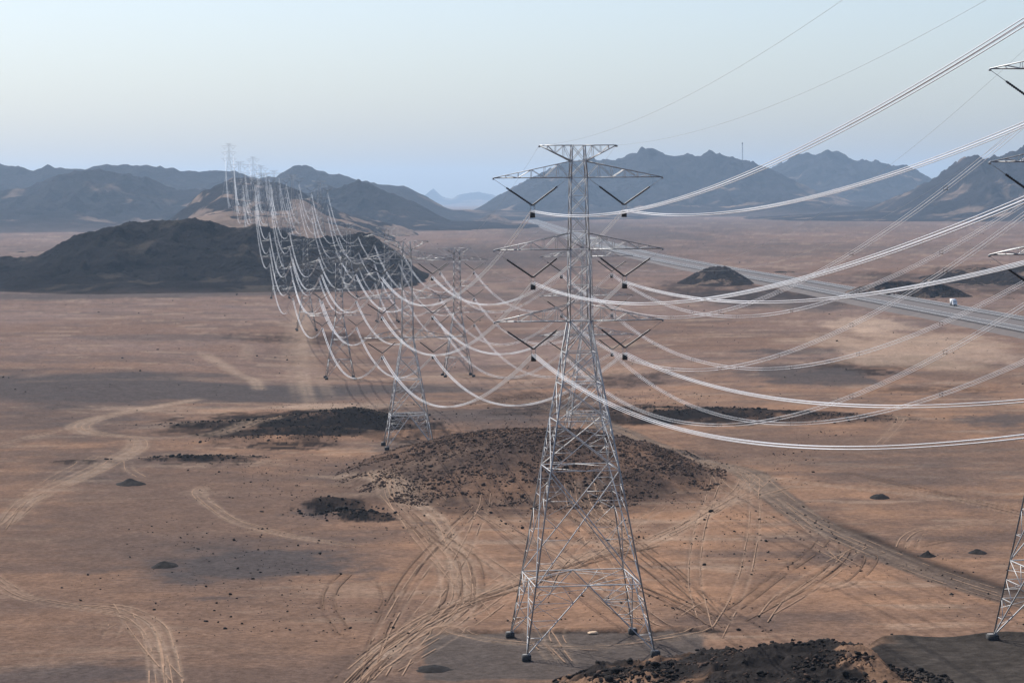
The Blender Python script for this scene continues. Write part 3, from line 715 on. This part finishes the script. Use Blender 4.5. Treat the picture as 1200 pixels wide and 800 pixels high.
    # crossarms
    def arm(side, z0, zc, L, name, top=False):
        h0, h1 = hw(z0), hw(zc); tip = (side * L, 0, z0 if not top else zc)
        if not top: lo = [(side * h0, s * h0, z0) for s in (-1, 1)]; hi = [(side * h1, s * h1, zc) for s in (-1, 1)]
        else: lo = [(side * h0, s * h0, z0) for s in (-1, 1)]; hi = [(side * h1, s * h1, zc) for s in (-1, 1)]
        ch = beam_obj(name, [(a, tip, .15) for a in lo] + [(a, tip, .12) for a in hi] + [(tip, (tip[0], 0, tip[2] - .25), .3)], st, t)
        fs = [.17, .34, .51, .68, .84] if L > 8 else [.25, .5, .75]
        segs = []
        for q, s in enumerate((0, 1)):
            pl, ph = lo[s], hi[s]
            for n, f in enumerate(fs):
                a = lerp(lo[s], tip, f); b = lerp(hi[s], tip, f)
                segs += [(a, b, .075)]
                segs.append((pl, b, .08) if n % 2 == 0 else (ph, a, .08))
                pl, ph = a, b
        for f, f2 in zip([0] + fs[:-1], fs):
            segs += [(lerp(lo[0], tip, f), lerp(lo[1], tip, f2), .07), (lerp(lo[1], tip, f2), lerp(lo[0], tip, f2), .07)]
            segs += [(lerp(hi[0], tip, f2), lerp(hi[1], tip, f2), .06)]
        if detail == 2:
            for (p, q, wd) in segs:
                p, q = Vector(p), Vector(q); d = q - p
                o = bpy.data.objects.new('strut', unit_beam()); C.objects.link(o); o.parent = ch
                o.matrix_local = Matrix.Translation(p) @ d.to_track_quat('Z', 'Y').to_matrix().to_4x4() @ Matrix.Rotation(rng.random() * 1.57, 4, 'Z') @ Matrix.Diagonal((wd, wd, d.length, 1))
        else: tag(beam_obj('arm_bracing', segs, st, ch), kind='stuff')
        return ch
    for z in (zL, zM, zU):
        for s in (-1, 1):
            arm(s, z, z + 2.2, ARM, 'crossarm')
            zb = z - 3.75
            for (ax, az) in ((s * (ARM - .1), z - .2), (s * (hw(z) + .2), z - .05)):
                p, q = (ax, 0, az), (s * VX, 0, zb); a = lerp(p, q, .32)
                # ribbed insulator string
                n = 34 if detail else 2
                P_ = np.array([lerp(a, q, f) for f in np.linspace(0, 1, n)])
                rr = np.where(np.arange(n) % 2 == 0, .15, .09) if detail else np.full(n, .13)
                V, Fc = tube(P_, rr, 6 if detail else 4)
                io = link('insulator_string', npmesh('insulator_string', V, Fc), M_ins, t)
                beam_obj('link_rod', [(p, a, .06)], st, io)
            yk = beam_obj('suspension_yoke', [((s * VX - .35, 0, zb), (s * VX + .35, 0, zb), .1), ((s * VX - .3, 0, zb), (s * VX - .25, 0, zb - .8), .07), ((s * VX + .3, 0, zb), (s * VX + .25, 0, zb - .8), .07), ((s * VX - .3, -.2, zb - .8), (s * VX + .3, .2, zb - .8), .12)], st, t)
            V, Fc = boxes([(s * VX, 0, zb - 1.28, .62, .62, .78)]); link('counterweight', npmesh('counterweight', V, Fc), M_black, t)
    for s in (-1, 1): arm(s, zUc, zT, 5.3, 'earth_wire_arm', True)
    return t

c7, s7 = math.cos(RZ), math.sin(RZ)
# y distance, lowest conductor height relative to the eye, label
LA = [(by0, -21.2, 'nearest full height lattice pylon standing on the dark gravel pad in the centre', 2),
      (613, -38.7, 'lattice pylon just behind the rocky mound, left of the tallest pylon', 2),
      (909, -46.9, 'short wide legged pylon third in the left hand line, by the black gravel banks', 0),
      (1187, -47.1, 'pylon fourth in the left hand line, standing on the plain before the dark hill', 0),
      (1557, -39.7, 'pylon fifth in the left hand line, at the foot of the dark hill', 0),
      (1935, -7.0, 'pylon of the left hand line standing on the crest of the dark hill', 0),
      (2420, -4.0, 'pylon of the left hand line on the lower sandy saddle', 0),
      (2950, 18.0, 'pylon on the upper sandy saddle, second from the left on the skyline', 0),
      (3874, 61.0, 'tall pylon leftmost on the skyline ridge', 0)]
LB = [(262, -10.8, 'nearest pylon cut off by the right edge, its left arms and one foot in view', 2),
      (613, -38.4, 'pylon seen directly behind the tallest pylon, beyond the rocky mound', 2),
      (919, -46.6, 'pylon on the plain between the two foremost left and centre pylons', 0),
      (1259, -42.6, 'fourth pylon of the right hand line, at the right end of the dark hill', 0),
      (1575, -43.5, 'pylon fifth in the right hand line, against the right part of the dark hill', 0),
      (1941, -13.5, 'pylon of the right hand line above the dark hill crest', 0),
      (2480, -3.0, 'pylon of the right hand line on the lower right part of the saddle', 0),
      (3072, 8.7, 'pylon rightmost of those on the skyline saddle', 0),
      (3678, 23, 'pylon on the skyline saddle, second from right', 0),
      (4172, 45, 'pylon in the middle of the skyline saddle with its head above the ridge', 0)]
attA = []; attB = []
for (LL, off, att) in ((LA, A0, attA), (LB, B0, attB)):
    for (Y, zr, lab, det) in LL:
        x = on_line(off, Y) - (1.3 if Y < 300 else 0); zt = EYE + zr
        if Y < 300: gz = PAD_Z - .15
        elif Y < 1700: gz = min(float(H(np.array([x + dx_]), np.array([Y + dy_]))[0]) for dx_ in (-6, 6) for dy_ in (-6, 6)) + .1
        elif Y < 2000: gz = m_dark(x, Y) - 1
        else: gz = m_saddle(x, Y) - 1
        ext = zt - gz
        if Y > 1700 and ext < 12: gz = zt - 12; ext = 12
        print('pylon', round(x, 1), Y, 'base', round(gz, 1), 'ext', round(ext, 1))
        pylon((x, Y, gz), ext, lab, det); att.append((x, Y, zt))

# ------------------------------------------------------------------ conductors (continuous through the clamps)
SAG = .00050
def wire_path(att, lat, dz, front, end=None):
    """front: (b, c, length) parabola running from the first pylon towards the viewer"""
    pts = []
    pos = [np.array([x + lat * c7, y + lat * s7, z + dz]) for (x, y, z) in att]
    if front:
        b, c, L = front
        for s in np.linspace(L, 0, 70)[:-1]:
            p = pos[0] - s * np.array([line_dir[0], line_dir[1], 0]); p[2] = pos[0][2] + b * s + c * s * s; pts.append(p)
    for a, b in zip(pos[:-1], pos[1:]):
        L = np.linalg.norm((b - a)[:2]); n = 40 if L < 420 and a[1] < 1300 else 24
        sg = SAG if a[1] < 1600 else .00042
        if L > 800: sg = .0003
        for t in np.linspace(0, 1, n + 1)[:-1]:
            p = a + (b - a) * t; p[2] -= sg * L * L * t * (1 - t); pts.append(p)
    pts.append(pos[-1])
    return np.array(pts)
def bundle(path, label, group, gh, gv, rad_, spacers):
    x0, y0, z0 = path[0]
    t = empty('conductor_bundle', tuple(path[0])); tag(t, label, 'power line', group)
    o_ = path[0]
    for (a, b) in ((-gh, -gv), (gh, -gv), (-gh, gv), (gh, gv)):
        P_ = path - o_ + np.array([a * c7, a * s7, b])
        V, Fc = tube(P_, rad_, 4); link('conductor', npmesh('conductor', V, Fc, True), M_alu, t)
    d = np.concatenate([[0], np.cumsum(np.linalg.norm(np.diff(path, axis=0), axis=1))])
    mx = np.interp(900, path[:, 1], d)
    me = None
    for s in (np.arange(22, min(mx, 800), 44.0) if spacers else []):
        p = np.array([np.interp(s, d, path[:, i]) for i in range(3)]) - o_
        if me is None:
            r = .22; ps = [(-r * c7, -r * s7, -r), (r * c7, r * s7, -r), (r * c7, r * s7, r), (-r * c7, -r * s7, r)]
            me = npmesh('spacer', *beams([(ps[i], ps[(i + 1) % 4], .05) for i in range(4)] + [(p_, (p_[0], p_[1] + .14, p_[2]), .13) for p_ in ps])); me.materials.append(M_ins)
        o = link('spacer', me, None, t); o.location = p
lvn = ['lower', 'middle', 'upper']
for LN, att, nm in (('A', attA, 'left hand'), ('B', attB, 'right hand')):
    for li in range(3):
        for s in (-1, 1):
            if LN == 'A':
                fr = (-.0272, .000411, 290)
                if li == 0 and s == -1: fr = (-.0556, .00047, 290)
            else: fr = (-.03, .00045, 120)
            side = 'left' if s < 0 else 'right'
            bundle(wire_path(att, s * VX, li * SPC - 0.0, fr), 'pale four strand cable bundle under the %s %s arms of the %s pylon line' % (lvn[li], side, nm), 'conductor bundles strung along the pylons', *((.22, .10, .033, False) if LN == 'A' else (.24, .2, .024, True)))
    for s in (-1, 1):
        side = 'left' if s < 0 else 'right'
        P_ = wire_path([(x, y, z + VZ + 2 * SPC + 4.35) for (x, y, z) in att], s * 5.3, 0, (-.0118, .000347, 290) if LN == 'A' else (-.0118, .000347, 120))
        V, Fc = tube(P_ - P_[0], .012, 4); o = link('earth_wire', npmesh('earth_wire', V, Fc, True), M_steel)
        o.location = P_[0]; tag(o, 'thin single earth wire from the %s top arm tips of the %s pylon line' % (side, nm), 'power line', 'earth wires over the pylon tops')

# ------------------------------------------------------------------ mast on the centre range
def mast():
    x, z = AT(870, 190, 8970)
    top = AT(870, 167, 8970)[1]; h = top - z
    t = empty('radio_mast', (x, 8970, z - 4)); tag(t, 'slim radio mast on the crest of the centre mountain', 'mast')
    h += 4
    for i in range(3):
        a = i * 2.094; beam_obj('leg', [((2 * math.cos(a), 2 * math.sin(a), 0), (1.2 * math.cos(a), 1.2 * math.sin(a), h), 1.0)], M_steel_far, t)
    segs = []
    for k in range(int(h // 5)):
        for i in range(3):
            a, b = i * 2.094, (i + 1) * 2.094
            segs.append(((1.6 * math.cos(a), 1.6 * math.sin(a), k * 5), (1.6 * math.cos(b), 1.6 * math.sin(b), k * 5 + 5), .6))
    tag(beam_obj('bracing', segs, M_steel_far, t), kind='stuff')
    V, Fc = boxes([(0, 0, h - 3, 4.5, 4.5, 5)]); link('antenna', npmesh('antenna', V, Fc), M_cap, t)
mast()

# ------------------------------------------------------------------ stones
import bmesh
def rock_proto(seed, sub=1):
    bm = bmesh.new(); bmesh.ops.create_icosphere(bm, subdivisions=sub, radius=1)
    r = random.Random(seed); cuts = [(Vector((r.gauss(0, 1), r.gauss(0, 1), r.gauss(0, 1))).normalized(), r.uniform(.45, .85)) for _ in range(7)]
    for v in bm.verts:
        v.co *= r.uniform(.85, 1.15)
        for n, d in cuts:
            k = v.co.dot(n)
            if k > d: v.co -= n * (k - d)
    V = np.array([v.co[:] for v in bm.verts]); Fc = np.array([[v.index for v in f.verts] for f in bm.faces]); bm.free()
    return V, Fc
PRO = [rock_proto(i, 1) for i in range(6)]
def stones(name, xs, ys_, sz, mt, label, embed=.25, flat=.65, parent=None):
    n = len(xs); zs = H(np.array(xs), np.array(ys_)); Vs = []; Fs = []; base = 0
    k = rng.integers(0, 6, n)
    for q in range(6):
        idx = np.where(k == q)[0]
        if not len(idx): continue
        V, Fc = PRO[q]; a = rng.random(len(idx)) * 6.283; sx = sz[idx] * rng.uniform(.7, 1.4, len(idx)); sy = sz[idx] * rng.uniform(.7, 1.3, len(idx)); szz = sz[idx] * flat * rng.uniform(.7, 1.3, len(idx))
        X = V[None, :, 0] * sx[:, None]; Y = V[None, :, 1] * sy[:, None]; Z = V[None, :, 2] * szz[:, None]
        tl = rng.uniform(-.5, .5, len(idx))[:, None]; X, Z = X * np.cos(tl) - Z * np.sin(tl), X * np.sin(tl) + Z * np.cos(tl)
        ca, sa = np.cos(a)[:, None], np.sin(a)[:, None]
        P_ = np.stack([X * ca - Y * sa + xs[idx][:, None], X * sa + Y * ca + ys_[idx][:, None], Z + zs[idx][:, None] + (sz[idx] * embed)[:, None]], -1)
        Vs.append(P_.reshape(-1, 3)); Fs.append((np.arange(len(idx))[:, None, None] * len(V) + Fc[None]).reshape(-1, 3) + base); base += len(idx) * len(V)
    o = link(name, npmesh(name, np.concatenate(Vs), np.concatenate(Fs)), mt); tag(o, label, kind='stuff')
def clustered(n, fx, fy, scale, thr, seed):
    xs = fx(n * 4); ys_ = fy(n * 4); d = fbm(xs / scale, ys_ / scale, 4, seed); m = d + rng.normal(0, .04, len(xs)) > thr
    return xs[m][:n], ys_[m][:n]
# mound rubble
n = 17000
a = rng.random(n * 2) * 6.283; r_ = np.sqrt(rng.random(n * 2)) * 1.12
mx = MOUND[0] + np.cos(a) * r_ * 39; my = MOUND[1] - 4 + np.sin(a) * r_ * 60
keep = (fbm(mx / 7, my / 7, 4, 201) + rng.normal(0, .09, len(mx)) + .34 * (1 - r_) > .56); mx, my = mx[keep][:n], my[keep][:n]
stones('mound_rubble', mx, my, rng.gamma(1.5, .08, len(mx)) + .07, M_rock2, 'dark brown broken rocks covering the low mound behind the tallest pylon')
# spur rubble
xs, ys_ = clustered(11000, lambda k: rng.uniform(-2, 44, k), lambda k: rng.uniform(190, 252, k), 6, .49, 211)
stones('spur_rubble', xs, ys_, rng.gamma(1.4, .07, len(xs)) + .05, M_rock, 'black broken rocks littering the foreground spur')
xs, ys_ = clustered(3000, lambda k: rng.uniform(-3, 40, k), lambda k: rng.uniform(190, 250, k), 6, .45, 215)
stones('spur_gravel', xs, ys_, rng.gamma(1.4, .06, len(xs)) + .04, M_rock2, 'brown stones littering the foreground spur')
# plain stones
xs, ys_ = clustered(5000, lambda k: rng.uniform(-75, 90, k), lambda k: rng.uniform(300, 800, k) , 45, .55, 221)
ok = ~((np.abs(xs - bx0) < 22) & (np.abs(ys_ - by0) < 20))
stones('scattered_stones', xs[ok], ys_[ok], rng.gamma(1.2, .06, ok.sum()) + .05, M_rock, 'small dark stones scattered over the sand of the plain')
u = rng.uniform(-.22, .22, 1500); yy = 700 * np.exp(rng.random(1500) * 1.9)
stones('distant_scrub', u * yy, yy, (rng.gamma(1.2, .12, 1500) + .12) * (yy / 1500) ** .5, M_rock, 'dark specks of scrub and stone dotted over the far plain')
# bank of broken rock on the pit edges
bx = []; by = []
for (px, py, wd, ht, dp) in HEAPS[:9] + HEAPS[11:15]:
    cx, cy = G(px, py); k = 260
    bx.append(cx + rng.normal(0, wd * .6, k)); by.append(cy + rng.normal(0, dp * .6, k))
bx = np.concatenate(bx); by = np.concatenate(by)
stones('bank_rubble', bx, by, rng.gamma(1.6, .09, len(bx)) + .06, M_rock, 'black rubble on the spoil banks out on the plain')
# single boulders along the spur
BP = [rock_proto(50 + i, 2) for i in range(5)]
BM = [npmesh('boulder', *p) for p in BP]
for b_ in BM: b_.materials.append(M_rock)
spots = [(722, 789, 1.15, 'largest black boulder at the left end of the foreground spur'), (738, 776, .8, 'black boulder behind the largest one, below the front right pylon foot'), (700, 778, .6, 'dark boulder at the spur edge left of the largest boulder'),
         (760, 777, .7, 'dark boulder just under the front right footing of the central pylon'), (786, 779, .6, 'dark boulder right of the front right footing'), (817, 761, .7, 'isolated dark boulder right of the central pylon pad'),
         (846, 764, .7, 'dark boulder on the dip before the spur crest'), (868, 757, .6, 'pointed boulder on the left part of the spur crest'), (905, 752, .8, 'broad boulder on the spur crest left of its middle'),
         (950, 751, .9, 'broad black boulder on the middle of the spur crest'), (988, 757, .6, 'boulder just right of the middle of the spur crest'), (1013, 790, .7, 'boulder low on the right face of the spur'),
         (930, 782, .7, 'pale faced boulder on the middle of the spur face'), (1045, 742, .5, 'small boulder at the right end of the spur crest'), (890, 790, .7, 'boulder low on the spur near the bottom edge')]
for i, (px, py, s, lab) in enumerate(spots):
    # walk down the sight line until it meets the terrain
    d = ray(px, py); best = None
    for T_ in np.arange(195, 300, .5):
        x, y, z = d.x * T_, d.y * T_, EYE + d.z * T_
        if H(np.array([x]), np.array([y]))[0] >= z: best = (x, y); break
    if best is None: best = G(px, py)
    zz = float(H(np.array([best[0]]), np.array([best[1]]))[0])
    o = bpy.data.objects.new('boulder', BM[i % 5]); C.objects.link(o)
    s *= .5
    o.location = (best[0], best[1], zz + s * .15); o.scale = (s * 1.2, s, s * .7); o.rotation_euler = (0, 0, i * 1.3)
    tag(o, lab, 'boulder', 'boulders on the foreground spur')
# gravel heaps
def heap(px, py, wd, ht, label):
    x0, y0 = G(px, py); n = 28; g_ = np.linspace(-1.25, 1.25, n); X, Y = np.meshgrid(g_ * wd, g_ * wd * 1.1)
    q = np.sqrt((X / wd) ** 2 + (Y / wd / 1.1) ** 2)
    q = q + .45 * (fbm(X / wd * 1.6 + py, Y / wd * 1.6, 4, 19) - .5)
    Z = ht * np.clip(1 - q, 0, 1) ** .8 * (.8 + .5 * fbm(X / wd * 2 + px, Y / wd * 2, 4, 9)) - .12 - .3 * sst(.95, 1.2, q)
    o = link('gravel_heap', npmesh('gravel_heap', np.stack([X.ravel(), Y.ravel(), Z.ravel()], 1), gridfaces(n, n), True), M_rock)
    o.location = (x0, y0, float(H(np.array([x0]), np.array([y0]))[0])); tag(o, label, 'gravel heap', 'dark gravel heaps on the sand')
heap(152, 567, 3.4, 1.3, 'flat dark gravel heap beside the left wheel tracks')
heap(193, 663, 2.4, 1.1, 'dark gravel heap alone on the sand at lower left')
heap(1031, 584, 2.2, 1.15, 'dark cone of gravel farthest of three right of the curved dirt road')
heap(1087, 652, 1.5, .95, 'dark gravel cone nearest the curved dirt road')
heap(1145, 648, 1.9, .8, 'low dark gravel cone left of the right edge pylon leg')
heap(1115, 696, .5, .4, 'tiny dark heap beyond the curved dirt road bend')
heap(508, 783, 2.6, .8, 'broken rock heap at the left corner of the gravel pad')
# plank on the pad
x, y = G(695, 742); V, Fc = boxes([(0, 0, .15, 1.3, 1.0, .12), (.05, .08, .26, 1.1, .8, .08)])
o = link('timber_board', npmesh('timber_board', V, Fc), M_wood); o.location = (x, y, float(H(np.array([x]), np.array([y]))[0])); o.rotation_euler[2] = .3
tag(o, 'pale stack of timber boards lying on the dark pad between the pylon legs', 'timber board')

# ------------------------------------------------------------------ haze
V, Fc = boxes([(0, 15500, 224, 18400, 37600, 480)])
hz = link('haze', npmesh('haze', V, Fc)); hm = bpy.data.materials.new('desert_air'); hm.use_nodes = True
N = hm.node_tree.nodes; N.remove(N['Principled BSDF']); pv = N.new('ShaderNodeVolumePrincipled')
pv.inputs['Density'].default_value = HAZE_DENSITY; pv.inputs['Color'].default_value = (*HAZE_COLOR, 1); pv.inputs['Anisotropy'].default_value = .35
hm.node_tree.links.new(pv.outputs[0], N['Material Output'].inputs['Volume']); hz.data.materials.append(hm)
tag(hz, 'thin bluish desert haze over the plain', kind='stuff')
